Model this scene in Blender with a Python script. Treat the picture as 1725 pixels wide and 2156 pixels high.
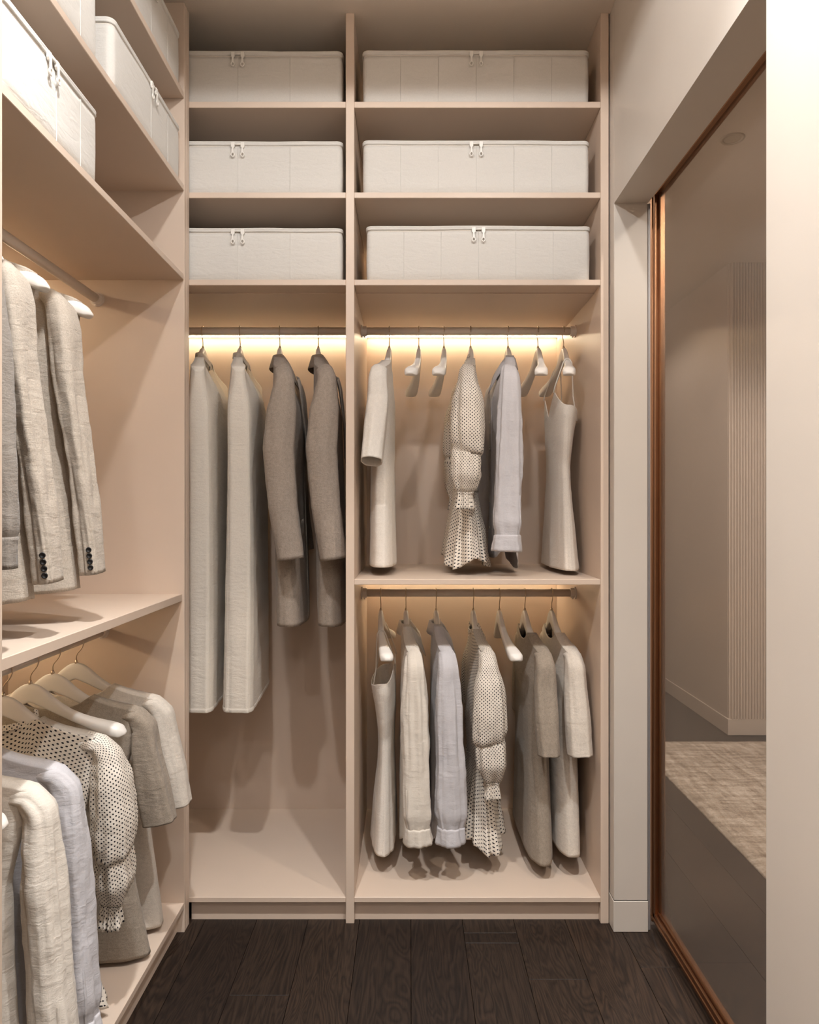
import bpy, bmesh, math, random
import numpy as np
from mathutils import Vector, Matrix, noise

# ------------------------------------------------------------------ scene, camera, light
for o in list(bpy.data.objects):
    bpy.data.objects.remove(o, do_unlink=True)
SC = bpy.context.scene
COL = SC.collection
F_PX, CXP, CYP, CAMZ = 1470.0, 862.5, 1078.0, 1.2205

cam_d = bpy.data.cameras.new('camera')
cam = bpy.data.objects.new('camera', cam_d)
COL.objects.link(cam)
cam.location = (0, 0, CAMZ)
cam.rotation_euler = (math.pi / 2, 0, 0)
cam_d.sensor_fit = 'HORIZONTAL'
cam_d.sensor_width = 36.0
cam_d.lens = F_PX / 1725.0 * 36.0
cam_d.clip_start = 0.02
SC.camera = cam

world = bpy.data.worlds.new('world')
SC.world = world
world.use_nodes = True
world.node_tree.nodes['Background'].inputs[0].default_value = (1.0, 0.9, 0.8, 1)
world.node_tree.nodes['Background'].inputs[1].default_value = 0.02

SC.view_settings.view_transform = 'Standard'
SC.view_settings.look = 'None'
SC.view_settings.gamma = 1.0
SC.view_settings.use_curve_mapping = False
SC.view_settings.exposure = 0.12

WARM = (0.97, 0.985, 1.0)
LEDC = (1.0, 0.85, 0.60)
DOWN_W = (30.0, 30.0, 20.0, 20.0, 52.0)      # wide spill of each lamp
BEAM_W = (104.0, 104.0, 58.0, 58.0, 0.0)      # central beam of each lamp
LED_S = 38.0
# closet downlights: two pairs, then an unseen rear lamp enlarged for soft fill
DOWNLIGHTS = [(-0.34, 0.90), (0.35, 0.90), (-0.34, -0.40), (0.35, -0.40), (0.03, -1.9)]
LAMP_R = [0.03, 0.03, 0.04, 0.04, 0.20]
for li, (lx, ly) in enumerate(DOWNLIGHTS):
    for watt, ang, bl in ((DOWN_W[li], 163 if li < 4 else 178, 0.06), (BEAM_W[li], 96, 0.9)):
        if watt <= 0: continue
        ld = bpy.data.lights.new('downlight_lamp', 'SPOT')
        ld.energy = watt
        ld.color = WARM
        ld.spot_size = math.radians(ang)
        ld.spot_blend = bl
        ld.shadow_soft_size = LAMP_R[li]
        lo = bpy.data.objects.new('downlight_lamp', ld)
        lo.location = (lx, ly, 2.690)
        COL.objects.link(lo)
# lamps of the room beyond the glass door
for (lx, ly, e) in [(1.18, 2.55, 190.0), (1.18, 0.9, 190.0), (2.4, 2.2, 190.0), (1.0, 4.4, 40.0)]:
    ld = bpy.data.lights.new('hall_lamp', 'SPOT')
    ld.energy = e
    ld.color = (1.0, 0.94, 0.87)
    ld.spot_size = math.radians(150)
    ld.spot_blend = 0.4
    ld.shadow_soft_size = 0.04
    lo = bpy.data.objects.new('hall_lamp', ld)
    lo.location = (lx, ly, 2.572)
    COL.objects.link(lo)

# ------------------------------------------------------------------ helpers
def at(px, py, Y):
    return Vector(((px - CXP) / F_PX * Y, Y, CAMZ - (py - CYP) / F_PX * Y))

def tag(o, label=None, cat=None, group=None, kind=None):
    if label: o['label'] = label
    if cat: o['category'] = cat
    if group: o['group'] = group
    if kind: o['kind'] = kind
    return o

def empty(name, loc=(0, 0, 0), rz=0.0):
    o = bpy.data.objects.new(name, None)
    o.empty_display_size = 0.05
    o.location = loc
    o.rotation_euler = (0, 0, rz)
    COL.objects.link(o)
    return o

def link(name, me, mat=None, parent=None, loc=None):
    o = bpy.data.objects.new(name, me)
    if mat is not None and len(me.materials) == 0:
        me.materials.append(mat)
    COL.objects.link(o)
    if parent is not None:
        o.parent = parent
    if loc is not None:
        o.location = loc
    return o

def smooth(me, on=True):
    me.polygons.foreach_set('use_smooth', [on] * len(me.polygons))
    me.update()

def from_bm(bm, name, sm=False):
    bmesh.ops.recalc_face_normals(bm, faces=bm.faces)
    me = bpy.data.meshes.new(name)
    bm.to_mesh(me)
    bm.free()
    smooth(me, sm)
    return me

def wpos(p):
    return p.location if p is not None else Vector((0, 0, 0))

def box(name, x0, x1, y0, y1, z0, z1, mat, parent=None, bevel=0.0012, seg=1):
    bm = bmesh.new()
    bmesh.ops.create_cube(bm, size=1.0)
    sx, sy, sz = x1 - x0, y1 - y0, z1 - z0
    for v in bm.verts:
        v.co = Vector((v.co.x * sx, v.co.y * sy, v.co.z * sz))
    if bevel > 0:
        bmesh.ops.bevel(bm, geom=list(bm.edges), offset=min(bevel, 0.3 * min(sx, sy, sz)), segments=seg, affect='EDGES', profile=0.5)
    me = from_bm(bm, name)
    c = Vector(((x0 + x1) / 2, (y0 + y1) / 2, (z0 + z1) / 2))
    return link(name, me, mat, parent, c - wpos(parent))

def poly_tube(pts, r, seg=10, bm=None, cap=True):
    """tube along a polyline"""
    own = bm is None
    if own: bm = bmesh.new()
    pts = [Vector(p) for p in pts]
    rings = []
    up = Vector((0, 0, 1))
    prev = None
    for i, p in enumerate(pts):
        a = pts[max(i - 1, 0)]; b = pts[min(i + 1, len(pts) - 1)]
        t = (b - a).normalized()
        if prev is None:
            ref = up if abs(t.z) < 0.9 else Vector((1, 0, 0))
            n = (ref - t * ref.dot(t)).normalized()
        else:
            n = (prev - t * prev.dot(t)).normalized()
        prev = n
        bnm = t.cross(n)
        rr = r[i] if isinstance(r, (list, tuple)) else r
        rings.append([bm.verts.new(p + (n * math.cos(2 * math.pi * k / seg) + bnm * math.sin(2 * math.pi * k / seg)) * rr) for k in range(seg)])
    for i in range(len(rings) - 1):
        for k in range(seg):
            bm.faces.new((rings[i][k], rings[i][(k + 1) % seg], rings[i + 1][(k + 1) % seg], rings[i + 1][k]))
    if cap:
        bm.faces.new(rings[0][::-1]); bm.faces.new(rings[-1])
    return bm

# ------------------------------------------------------------------ materials
def new_mat(name):
    m = bpy.data.materials.new(name)
    m.use_nodes = True
    nt = m.node_tree
    b = nt.nodes['Principled BSDF']
    return m, nt, b

def N(nt, typ, **kw):
    n = nt.nodes.new(typ)
    for k, v in kw.items():
        setattr(n, k, v)
    return n

def mix_color(nt, fac, a, b, blend='MIX'):
    n = nt.nodes.new('ShaderNodeMix')
    n.data_type = 'RGBA'
    n.blend_type = blend
    for s, v in ((n.inputs['Factor'], fac), (n.inputs['A'], a), (n.inputs['B'], b)):
        if isinstance(v, bpy.types.NodeSocket): nt.links.new(v, s)
        elif isinstance(v, (int, float)): s.default_value = v
        else: s.default_value = tuple(v) + ((1.0,) if len(v) == 3 else ())
    return n.outputs['Result']

def ramp(nt, src, stops):
    r = nt.nodes.new('ShaderNodeValToRGB')
    el = r.color_ramp.elements
    el[0].position, el[0].color = stops[0][0], tuple(stops[0][1]) + (1,)
    el[1].position, el[1].color = stops[-1][0], tuple(stops[-1][1]) + (1,)
    for p, c in stops[1:-1]:
        e = el.new(p); e.color = tuple(c) + (1,)
    nt.links.new(src, r.inputs[0])
    return r.outputs[0]

def mapping(nt, coord, scale=(1, 1, 1), loc=(0, 0, 0), rot=(0, 0, 0)):
    tc = nt.nodes.new('ShaderNodeTexCoord')
    mp = nt.nodes.new('ShaderNodeMapping')
    mp.inputs['Scale'].default_value = scale
    mp.inputs['Location'].default_value = loc
    mp.inputs['Rotation'].default_value = rot
    nt.links.new(tc.outputs[coord], mp.inputs[0])
    return mp.outputs[0]

def noise_tex(nt, vec, scale, detail=3.0, rough=0.55, dist=0.0):
    n = nt.nodes.new('ShaderNodeTexNoise')
    n.inputs['Scale'].default_value = scale
    n.inputs['Detail'].default_value = detail
    n.inputs['Roughness'].default_value = rough
    n.inputs['Distortion'].default_value = dist
    nt.links.new(vec, n.inputs['Vector'])
    return n.outputs['Fac']

def bump(nt, bsdf, h, strength=0.2, dist=0.001, prev=None):
    b = nt.nodes.new('ShaderNodeBump')
    b.inputs['Strength'].default_value = strength
    b.inputs['Distance'].default_value = dist
    nt.links.new(h, b.inputs['Height'])
    if prev is not None: nt.links.new(prev, b.inputs['Normal'])
    nt.links.new(b.outputs['Normal'], bsdf.inputs['Normal'])
    return b.outputs['Normal']

def mat_paint(name, col, rough=0.45, var=0.03, spec=0.4):
    m, nt, b = new_mat(name)
    v = mapping(nt, 'Object')
    f = noise_tex(nt, v, 6.0, 2)
    c2 = tuple(min(1, x * (1 + var)) for x in col); c1 = tuple(x * (1 - var) for x in col)
    nt.links.new(mix_color(nt, f, c1, c2), b.inputs['Base Color'])
    b.inputs['Roughness'].default_value = rough
    b.inputs['Specular IOR Level'].default_value = spec
    g = noise_tex(nt, v, 900.0, 1)
    bump(nt, b, g, 0.03, 0.0005)
    return m

def mat_metal(name, col, rough=0.3, metallic=1.0):
    m, nt, b = new_mat(name)
    v = mapping(nt, 'Object', (40, 40, 4))
    f = noise_tex(nt, v, 8.0, 2)
    nt.links.new(mix_color(nt, f, tuple(x * 0.9 for x in col), col), b.inputs['Base Color'])
    b.inputs['Roughness'].default_value = rough
    b.inputs['Metallic'].default_value = metallic
    return m

def mat_fabric(name, col, kind='linen', var=0.1, weave=0.35, rough=0.92, crease=0.12):
    """woven or felted cloth: colour flecks and fine relief only"""
    m, nt, b = new_mat(name)
    dark = tuple(x * (1 - var) for x in col); lite = tuple(min(1, x * (1 + var * 0.7)) for x in col)
    if kind == 'linen':
        va = mapping(nt, 'Object', (1800, 1800, 160)); vb = mapping(nt, 'Object', (220, 220, 1900))
        fa = noise_tex(nt, va, 1.0, 2); fb = noise_tex(nt, vb, 1.0, 2)
        mx = N(nt, 'ShaderNodeMath', operation='ADD'); nt.links.new(fa, mx.inputs[0]); nt.links.new(fb, mx.inputs[1])
        h = N(nt, 'ShaderNodeMath', operation='MULTIPLY'); nt.links.new(mx.outputs[0], h.inputs[0]); h.inputs[1].default_value = 0.5
        hh = h.outputs[0]
    elif kind == 'wool':
        va = mapping(nt, 'Object', (1, 1, 0.7))
        fa = noise_tex(nt, va, 750.0, 3, 0.7); fb = noise_tex(nt, va, 130.0, 3, 0.6)
        mx = N(nt, 'ShaderNodeMath', operation='MULTIPLY_ADD'); nt.links.new(fb, mx.inputs[0]); mx.inputs[1].default_value = 0.35; nt.links.new(fa, mx.inputs[2])
        h = N(nt, 'ShaderNodeMath', operation='MULTIPLY'); nt.links.new(mx.outputs[0], h.inputs[0]); h.inputs[1].default_value = 0.74
        hh = h.outputs[0]
    else:
        va = mapping(nt, 'Object')
        hh = noise_tex(nt, va, 420.0, 2)
    cr = ramp(nt, hh, [(0.33, dark), (0.67, lite)])
    nt.links.new(cr, b.inputs['Base Color'])
    b.inputs['Roughness'].default_value = rough
    b.inputs['Specular IOR Level'].default_value = 0.15
    try:
        b.inputs['Sheen Weight'].default_value = 0.12
        b.inputs['Sheen Roughness'].default_value = 0.5
    except KeyError:
        pass
    n1 = bump(nt, b, hh, weave, 0.0012)
    vw = mapping(nt, 'Object', (1, 1, 2.6))
    w = noise_tex(nt, vw, 28.0, 3, 0.5, 0.6)
    n2 = bump(nt, b, w, 0.30, 0.006, n1)
    if kind != 'wool':
        vd = mapping(nt, 'Object', (0.35, 0.35, 2.4), (0, 0, 0), (0.5, 0.45, 0))
        w2 = noise_tex(nt, vd, 60.0, 4, 0.55, 1.2)
        r2 = ramp(nt, w2, [(0.40, (0, 0, 0)), (0.5, (1, 1, 1)), (0.60, (0, 0, 0))])
        bump(nt, b, r2, crease, 0.003, n2)
    return m

def mat_dots(name, col, dot, sp=(0.0125, 0.0105), r=0.0019):
    m, nt, b = new_mat(name)
    tc = N(nt, 'ShaderNodeTexCoord')
    res = []
    for off in ((0, 0), (0.5, 0.5)):
        mp = N(nt, 'ShaderNodeMapping'); mp.inputs['Scale'].default_value = (1 / sp[0], 1 / sp[1], 1); mp.inputs['Location'].default_value = (off[0], off[1], 0)
        nt.links.new(tc.outputs['UV'], mp.inputs[0])
        fr = N(nt, 'ShaderNodeVectorMath', operation='FRACTION'); nt.links.new(mp.outputs[0], fr.inputs[0])
        sb = N(nt, 'ShaderNodeVectorMath', operation='SUBTRACT'); nt.links.new(fr.outputs[0], sb.inputs[0]); sb.inputs[1].default_value = (0.5, 0.5, 0)
        ml = N(nt, 'ShaderNodeVectorMath', operation='MULTIPLY'); nt.links.new(sb.outputs[0], ml.inputs[0]); ml.inputs[1].default_value = (sp[0], sp[1], 0)
        ln = N(nt, 'ShaderNodeVectorMath', operation='LENGTH'); nt.links.new(ml.outputs[0], ln.inputs[0])
        res.append(ln.outputs['Value'])
    mn = N(nt, 'ShaderNodeMath', operation='MINIMUM'); nt.links.new(res[0], mn.inputs[0]); nt.links.new(res[1], mn.inputs[1])
    lt = N(nt, 'ShaderNodeMath', operation='LESS_THAN'); nt.links.new(mn.outputs[0], lt.inputs[0]); lt.inputs[1].default_value = r
    nt.links.new(mix_color(nt, lt.outputs[0], col, dot), b.inputs['Base Color'])
    b.inputs['Roughness'].default_value = 0.6
    b.inputs['Specular IOR Level'].default_value = 0.3
    v = mapping(nt, 'Object', (1, 1, 2.0))
    w = noise_tex(nt, v, 36.0, 3, 0.5, 0.8)
    bump(nt, b, w, 0.25, 0.006)
    return m

def mat_emit(name, col, s):
    m, nt, b = new_mat(name)
    b.inputs['Base Color'].default_value = tuple(col) + (1,)
    b.inputs['Emission Color'].default_value = tuple(col) + (1,)
    b.inputs['Emission Strength'].default_value = s
    return m

def mat_wood():
    m, nt, b = new_mat('dark_oak')
    oi = N(nt, 'ShaderNodeObjectInfo')
    tc = N(nt, 'ShaderNodeTexCoord')
    ad = N(nt, 'ShaderNodeVectorMath', operation='SCALE')
    cmb = N(nt, 'ShaderNodeCombineXYZ')
    nt.links.new(oi.outputs['Random'], cmb.inputs[0]); nt.links.new(oi.outputs['Random'], cmb.inputs[1]); nt.links.new(oi.outputs['Random'], cmb.inputs[2])
    nt.links.new(cmb.outputs[0], ad.inputs[0]); ad.inputs['Scale'].default_value = 37.0
    sm = N(nt, 'ShaderNodeVectorMath', operation='ADD')
    nt.links.new(tc.outputs['Object'], sm.inputs[0]); nt.links.new(ad.outputs[0], sm.inputs[1])
    mp = N(nt, 'ShaderNodeMapping'); mp.inputs['Scale'].default_value = (9.0, 1.5, 1.0)
    nt.links.new(sm.outputs[0], mp.inputs[0])
    swirl = noise_tex(nt, mp.outputs[0], 1.1, 3, 0.5, 0.5)
    rings = N(nt, 'ShaderNodeMath', operation='MULTIPLY'); nt.links.new(swirl, rings.inputs[0]); rings.inputs[1].default_value = 26.0
    fr = N(nt, 'ShaderNodeMath', operation='PINGPONG'); nt.links.new(rings.outputs[0], fr.inputs[0]); fr.inputs[1].default_value = 0.5
    mp2 = N(nt, 'ShaderNodeMapping'); mp2.inputs['Scale'].default_value = (260.0, 9.0, 1.0)
    nt.links.new(sm.outputs[0], mp2.inputs[0])
    pores = noise_tex(nt, mp2.outputs[0], 1.0, 3, 0.6)
    c = ramp(nt, fr.outputs[0], [(0.0, (0.014, 0.0080, 0.0052)), (0.4, (0.034, 0.0200, 0.0128)), (1.0, (0.046, 0.0280, 0.0182))])
    c = mix_color(nt, ramp(nt, pores, [(0.35, (0.62, 0.62, 0.62)), (0.62, (1.08, 1.06, 1.04))]), (0, 0, 0), c, 'MIX')
    mul = nt.nodes.new('ShaderNodeMix'); mul.data_type = 'RGBA'; mul.blend_type = 'MULTIPLY'; mul.inputs['Factor'].default_value = 1.0
    nt.links.new(c, mul.inputs['A'])
    nt.links.new(ramp(nt, oi.outputs['Random'], [(0.0, (0.72, 0.70, 0.72)), (0.5, (1.0, 1.0, 1.0)), (1.0, (1.2, 1.14, 1.08))]), mul.inputs['B'])
    nt.links.new(mul.outputs['Result'], b.inputs['Base Color'])
    b.inputs['Roughness'].default_value = 0.55
    b.inputs['Specular IOR Level'].default_value = 0.35
    n1 = bump(nt, b, fr.outputs[0], 0.15, 0.001)
    bump(nt, b, pores, 0.2, 0.0008, n1)
    return m

def mat_glass():
    m = bpy.data.materials.new('bronze_glass')
    m.use_nodes = True
    nt = m.node_tree
    nt.nodes.clear()
    out = N(nt, 'ShaderNodeOutputMaterial')
    tr = N(nt, 'ShaderNodeBsdfTransparent'); tr.inputs[0].default_value = (0.67, 0.65, 0.63, 1)
    df = N(nt, 'ShaderNodeBsdfDiffuse'); df.inputs[0].default_value = (0.42, 0.36, 0.31, 1)
    gl = N(nt, 'ShaderNodeBsdfGlossy'); gl.inputs['Roughness'].default_value = 0.35; gl.inputs[0].default_value = (0.8, 0.7, 0.6, 1)
    m1 = N(nt, 'ShaderNodeMixShader'); m1.inputs[0].default_value = 0.14
    nt.links.new(tr.outputs[0], m1.inputs[1]); nt.links.new(df.outputs[0], m1.inputs[2])
    fr = N(nt, 'ShaderNodeFresnel'); fr.inputs[0].default_value = 1.35
    m2 = N(nt, 'ShaderNodeMixShader')
    geo = N(nt, 'ShaderNodeNewGeometry')
    inv = N(nt, 'ShaderNodeMath', operation='SUBTRACT'); inv.inputs[0].default_value = 1.0; nt.links.new(geo.outputs['Backfacing'], inv.inputs[1])
    fm = N(nt, 'ShaderNodeMath', operation='MULTIPLY'); nt.links.new(fr.outputs[0], fm.inputs[0]); nt.links.new(inv.outputs[0], fm.inputs[1])
    nt.links.new(fm.outputs[0], m2.inputs[0]); nt.links.new(m1.outputs[0], m2.inputs[1]); nt.links.new(gl.outputs[0], m2.inputs[2])
    nt.links.new(m2.outputs[0], out.inputs[0])
    return m

def mat_rug():
    m, nt, b = new_mat('rug_pile')
    va = mapping(nt, 'Object', (3.0, 16.0, 1)); vb = mapping(nt, 'Object', (18.0, 3.0, 1)); vc = mapping(nt, 'Object')
    a = noise_tex(nt, va, 2.2, 5, 0.7, 0.3); c = noise_tex(nt, vb, 1.6, 5, 0.7, 0.3); d = noise_tex(nt, vc, 160.0, 2)
    s = N(nt, 'ShaderNodeMath', operation='ADD'); nt.links.new(a, s.inputs[0]); nt.links.new(c, s.inputs[1])
    s2 = N(nt, 'ShaderNodeMath', operation='MULTIPLY_ADD'); nt.links.new(d, s2.inputs[0]); s2.inputs[1].default_value = 0.5; nt.links.new(s.outputs[0], s2.inputs[2])
    h = N(nt, 'ShaderNodeMath', operation='MULTIPLY'); nt.links.new(s2.outputs[0], h.inputs[0]); h.inputs[1].default_value = 0.4
    nt.links.new(ramp(nt, h.outputs[0], [(0.40, (0.22, 0.165, 0.12)), (0.5, (0.44, 0.365, 0.29)), (0.60, (0.68, 0.60, 0.51))]), b.inputs['Base Color'])
    b.inputs['Roughness'].default_value = 0.95
    bump(nt, b, h.outputs[0], 0.6, 0.01)
    return m

PANEL = (0.655, 0.52, 0.415)
M = {}
M['panel'] = mat_paint('beige_lacquer', PANEL, 0.42)
M['wall'] = mat_paint('wall_paint', (0.60, 0.54, 0.475), 0.38)
M['ceil'] = mat_paint('ceiling_paint', (0.76, 0.66, 0.56), 0.7)
M['hallwall'] = mat_paint('hall_paint', (0.58, 0.49, 0.42), 0.6)
M['rod'] = mat_paint('rod_lacquer', (0.74, 0.65, 0.57), 0.32)
M['hanger'] = mat_paint('hanger_plastic', (0.80, 0.75, 0.69), 0.38)
M['wire'] = mat_metal('hook_wire', (0.62, 0.50, 0.38), 0.28)
M['bronze'] = mat_metal('bronze_frame', (0.33, 0.17, 0.09), 0.36)
M['seal'] = mat_metal('grey_seal', (0.35, 0.33, 0.33), 0.5, 0.6)
M['boxcloth'] = mat_fabric('box_cloth', (0.66, 0.625, 0.575), 'linen', 0.06, 0.25, crease=0.02)
M['zip'] = mat_fabric('zip_tape', (0.66, 0.60, 0.53), 'jersey', 0.05)
M['pull'] = mat_paint('pull_white', (0.80, 0.76, 0.70), 0.35)
M['seam'] = mat_fabric('seam_thread', (0.62, 0.56, 0.50), 'jersey', 0.05)
M['cream_linen'] = mat_fabric('cream_linen', (0.70, 0.63, 0.545), 'linen', 0.10, 0.4)
M['robe_linen'] = mat_fabric('robe_linen', (0.75, 0.68, 0.59), 'linen', 0.12, 0.5)
M['blue_linen'] = mat_fabric('blue_linen', (0.55, 0.525, 0.535), 'linen', 0.09, 0.4)
M['white_wool'] = mat_fabric('white_wool', (0.78, 0.72, 0.645), 'wool', 0.14, 0.5)
M['beige_wool'] = mat_fabric('beige_wool', (0.68, 0.605, 0.52), 'wool', 0.2, 0.55)
M['brown_wool'] = mat_fabric('brown_wool', (0.34, 0.28, 0.22), 'wool', 0.36, 0.6)
M['coat_wool'] = mat_fabric('coat_wool', (0.34, 0.28, 0.23), 'wool', 0.34, 0.6)
M['blazer'] = mat_fabric('blazer_linen', (0.52, 0.445, 0.365), 'linen', 0.34, 0.5)
M['jersey'] = mat_fabric('grey_jersey', (0.27, 0.235, 0.20), 'jersey', 0.1, 0.3)
M['strap_satin'] = mat_fabric('dress_linen', (0.74, 0.67, 0.59), 'jersey', 0.08, 0.3)
M['dots'] = mat_dots('dotted_cotton', (0.72, 0.645, 0.555), (0.012, 0.010, 0.014))
M['button'] = mat_paint('black_button', (0.012, 0.011, 0.011), 0.35)
M['pearl'] = mat_paint('pale_button', (0.62, 0.56, 0.48), 0.3)
M['dark_lining'] = mat_paint('dark_lining', (0.03, 0.025, 0.022), 0.8)
M['led'] = mat_emit('led_strip', LEDC, LED_S)
M['lampglow'] = mat_emit('lamp_lens', WARM, 2.0)
M['lampoff'] = mat_paint('lamp_trim', (0.42, 0.36, 0.30), 0.5)
M['oak'] = mat_wood()
M['sub'] = mat_paint('subfloor', (0.02, 0.015, 0.012), 0.8)
M['glass'] = mat_glass()
M['rug'] = mat_rug()
M['gap'] = mat_paint('shadow_gap', (0.03, 0.025, 0.02), 0.8)

# ------------------------------------------------------------------ the room
YF, YB = 2.070, 2.690           # front and back plane of the rear wardrobe
XL, XLB = -0.6535, -1.165       # front and back plane of the left wardrobe
YP = 2.026                      # end panel of the left wardrobe
CEIL = 2.70
XW, XWO = 0.595, 0.693          # right wall, inner and outer face
YJ, YN = 2.030, 1.166           # door opening, far and near jamb
HEAD = 2.118

floor = box('floor', -1.3, 4.0, -2.7, 6.2, -0.06, -0.012, M['sub'], None, 0)
tag(floor, kind='structure')
PW, PX0 = 0.1537, 0.004
rnd = random.Random(5)
joints = {-3: [1.763], 1: [2.024, 1.977], 4: [1.872]}
for k in range(-5, 12):
    x0 = PX0 + k * PW
    x1 = x0 + PW
    if x0 > 1.30: continue
    ylo, yhi = 0.45, (2.60 if x0 < 0.5 else 5.9)
    js = sorted(joints.get(k, []))
    if not js: js = [rnd.uniform(0.7, 1.5)]
    y = js[-1] + 1.1
    while y < yhi - 0.3:
        js.append(y); y += rnd.uniform(0.9, 1.5)
    ys = [ylo] + js + [yhi]
    for a, b in zip(ys[:-1], ys[1:]):
        if b - a < 0.02: continue
        box('plank', x0 + 0.0006, x1 - 0.0006, a + 0.0006, b - 0.0006, -0.012, 0.0, M['oak'], floor, 0.0007)

ceiling = box('ceiling', -1.3, XWO, -2.7, YB + 0.1, CEIL, CEIL + 0.08, M['ceil'], None, 0); tag(ceiling, kind='structure')
o = box('wall_right', XW, XWO, -2.7, YN, 0, CEIL, M['wall'], None, 0.002); tag(o, kind='structure')
wr = o
o = box('trim_1', XW, XWO, YN, YJ, HEAD, CEIL, M['wall'], None, 0.0); tag(o, kind='structure')           # door header
o = box('trim_2', XW, XWO, YJ, YB + 0.1, 0, CEIL, M['wall'], None, 0.0015); tag(o, kind='structure')     # far jamb
o = box('baseboard_jamb', XW - 0.002, XWO + 0.001, YJ - 0.002, YJ + 0.06, 0.0, 0.090, M['wall'], None, 0.0015); tag(o, kind='structure')
o = box('trim_3', XW - 0.0004, XWO + 0.0004, YJ - 0.0004, YJ + 0.05, 0.090, 0.0925, M['gap'], None, 0); tag(o, kind='structure')
o = box('wall_left', XL - 0.6, XL, -2.7, 1.095, 0, CEIL, M['panel'], None, 0.0015); tag(o, kind='structure')
o = box('wall_rear', -1.3, XWO, -2.80, -2.70, 0, CEIL, M['wall'], None, 0); tag(o, kind='structure')
o = box('wall_back', -1.3, 0.62, YB + 0.022, YB + 0.12, 0, CEIL, M['wall'], None, 0); tag(o, kind='structure')
o = box('wall_side', -1.32, XLB - 0.022, 1.095, YB + 0.12, 0, CEIL, M['wall'], None, 0); tag(o, kind='structure')
o = box('baseboard_right', XW - 0.010, XW, -2.6, YN, 0.0, 0.090, M['wall'], None, 0.0015); tag(o, kind='structure')

# sliding glass door
door = empty('door_1', (0.73, 1.5, 0)); tag(door, 'bronze framed sliding glass door beside the rear wardrobe', 'door', kind='structure')
DX0, DX1 = 0.712, 0.742
DZ0, DZ1 = 0.022, 2.20
box('frame_stile', DX0, DX1, 2.027, 2.069, DZ0, DZ1, M['bronze'], door, 0.0025, 2)
box('frame_stile_bead', DX0 - 0.004, DX0 + 0.006, 2.040, 2.052, DZ0, DZ1, M['bronze'], door, 0.003, 2)
box('frame_stile_lip', DX0 + 0.010, DX1 - 0.004, 2.012, 2.028, DZ0, DZ1, M['bronze'], door, 0.002)
box('frame_rail', DX0, DX1, 0.70, 2.069, DZ0, DZ0 + 0.030, M['bronze'], door, 0.0025, 2)
box('frame_rail_bead', DX0 - 0.004, DX0 + 0.006, 0.70, 2.060, DZ0 + 0.010, DZ0 + 0.018, M['bronze'], door, 0.003, 2)
box('frame_rail_lip', DX0 + 0.008, DX1 - 0.004, 0.70, 2.03, DZ0 + 0.030, DZ0 + 0.040, M['bronze'], door, 0.002)
box('frame_rail', DX0, DX1, 0.70, 2.069, 2.142, DZ1, M['bronze'], door, 0.0025, 2)
box('frame_stile', DX0, DX1, 0.70, 0.742, DZ0, DZ1, M['bronze'], door, 0.0025, 2)
box('glass_pane', DX0 + 0.014, DX0 + 0.020, 0.742, 2.028, DZ0 + 0.030, 2.142, M['glass'], door, 0)
o = box('trim_4', XWO + 0.001, XWO + 0.008, YJ + 0.0, YJ + 0.012, 0.005, HEAD, M['seal'], None, 0.001); tag(o, kind='structure')
o = box('trim_5', XWO + 0.002, 0.76, 0.2, 3.0, 2.21, 2.26, M['seal'], None, 0.001); tag(o, kind='structure')

# the room beyond the door
HC = 2.585
o = box('ceiling_hall', XWO, 4.0, -1.6, 6.2, HC, HC + 0.1, M['hallwall'], None, 0); tag(o, kind='structure')
o = box('wall_hall', 1.75, 4.0, 3.84, 6.2, 0, HC, M['hallwall'], None, 0.001); tag(o, kind='structure')
o = box('baseboard_hall', 1.742, 4.0, 3.817, 6.2, 0, 0.087, M['hallwall'], None, 0.001); tag(o, kind='structure')
o = box('wall_hall_end', XWO, 4.0, 6.2, 6.3, 0, HC, M['hallwall'], None, 0); tag(o, kind='structure')
o = box('wall_hall_near', XWO, 4.0, -1.7, -1.6, 0, HC, M['hallwall'], None, 0); tag(o, kind='structure')
o = box('wall_hall_right', 4.0, 4.1, -1.7, 6.3, 0, HC, M['hallwall'], None, 0); tag(o, kind='structure')
o = box('wall_hall_left', XWO - 0.06, XWO, YB + 0.1, 6.3, 0, HC, M['hallwall'], None, 0); tag(o, kind='structure')
fl = empty('fluted_wall_panel', (2.0, 3.83, 0.087)); tag(fl, 'pale vertically fluted wall panel in the room behind the glass door', 'wall panel')
box('backing', 1.752, 2.60, 3.828, 3.841, 0.087, HC, M['hallwall'], fl, 0)
RB = 0.0159
rib = None
for i in range(50):
    xc = 1.760 + i * RB + RB / 2
    if rib is None:
        bm = bmesh.new()
        pr = [(RB * 0.44 * math.cos(a), -0.015 * math.sin(a)) for a in [math.pi * j / 8 for j in range(9)]]
        lo_ = [bm.verts.new((p[0], p[1], -1.249)) for p in pr]; hi_ = [bm.verts.new((p[0], p[1], 1.249)) for p in pr]
        for j in range(8): bm.faces.new((lo_[j], lo_[j + 1], hi_[j + 1], hi_[j]))
        rib = from_bm(bm, 'slat', True)
    link('slat', rib, M['hallwall'], fl, Vector((xc, 3.828, 1.336)) - fl.location)
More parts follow.
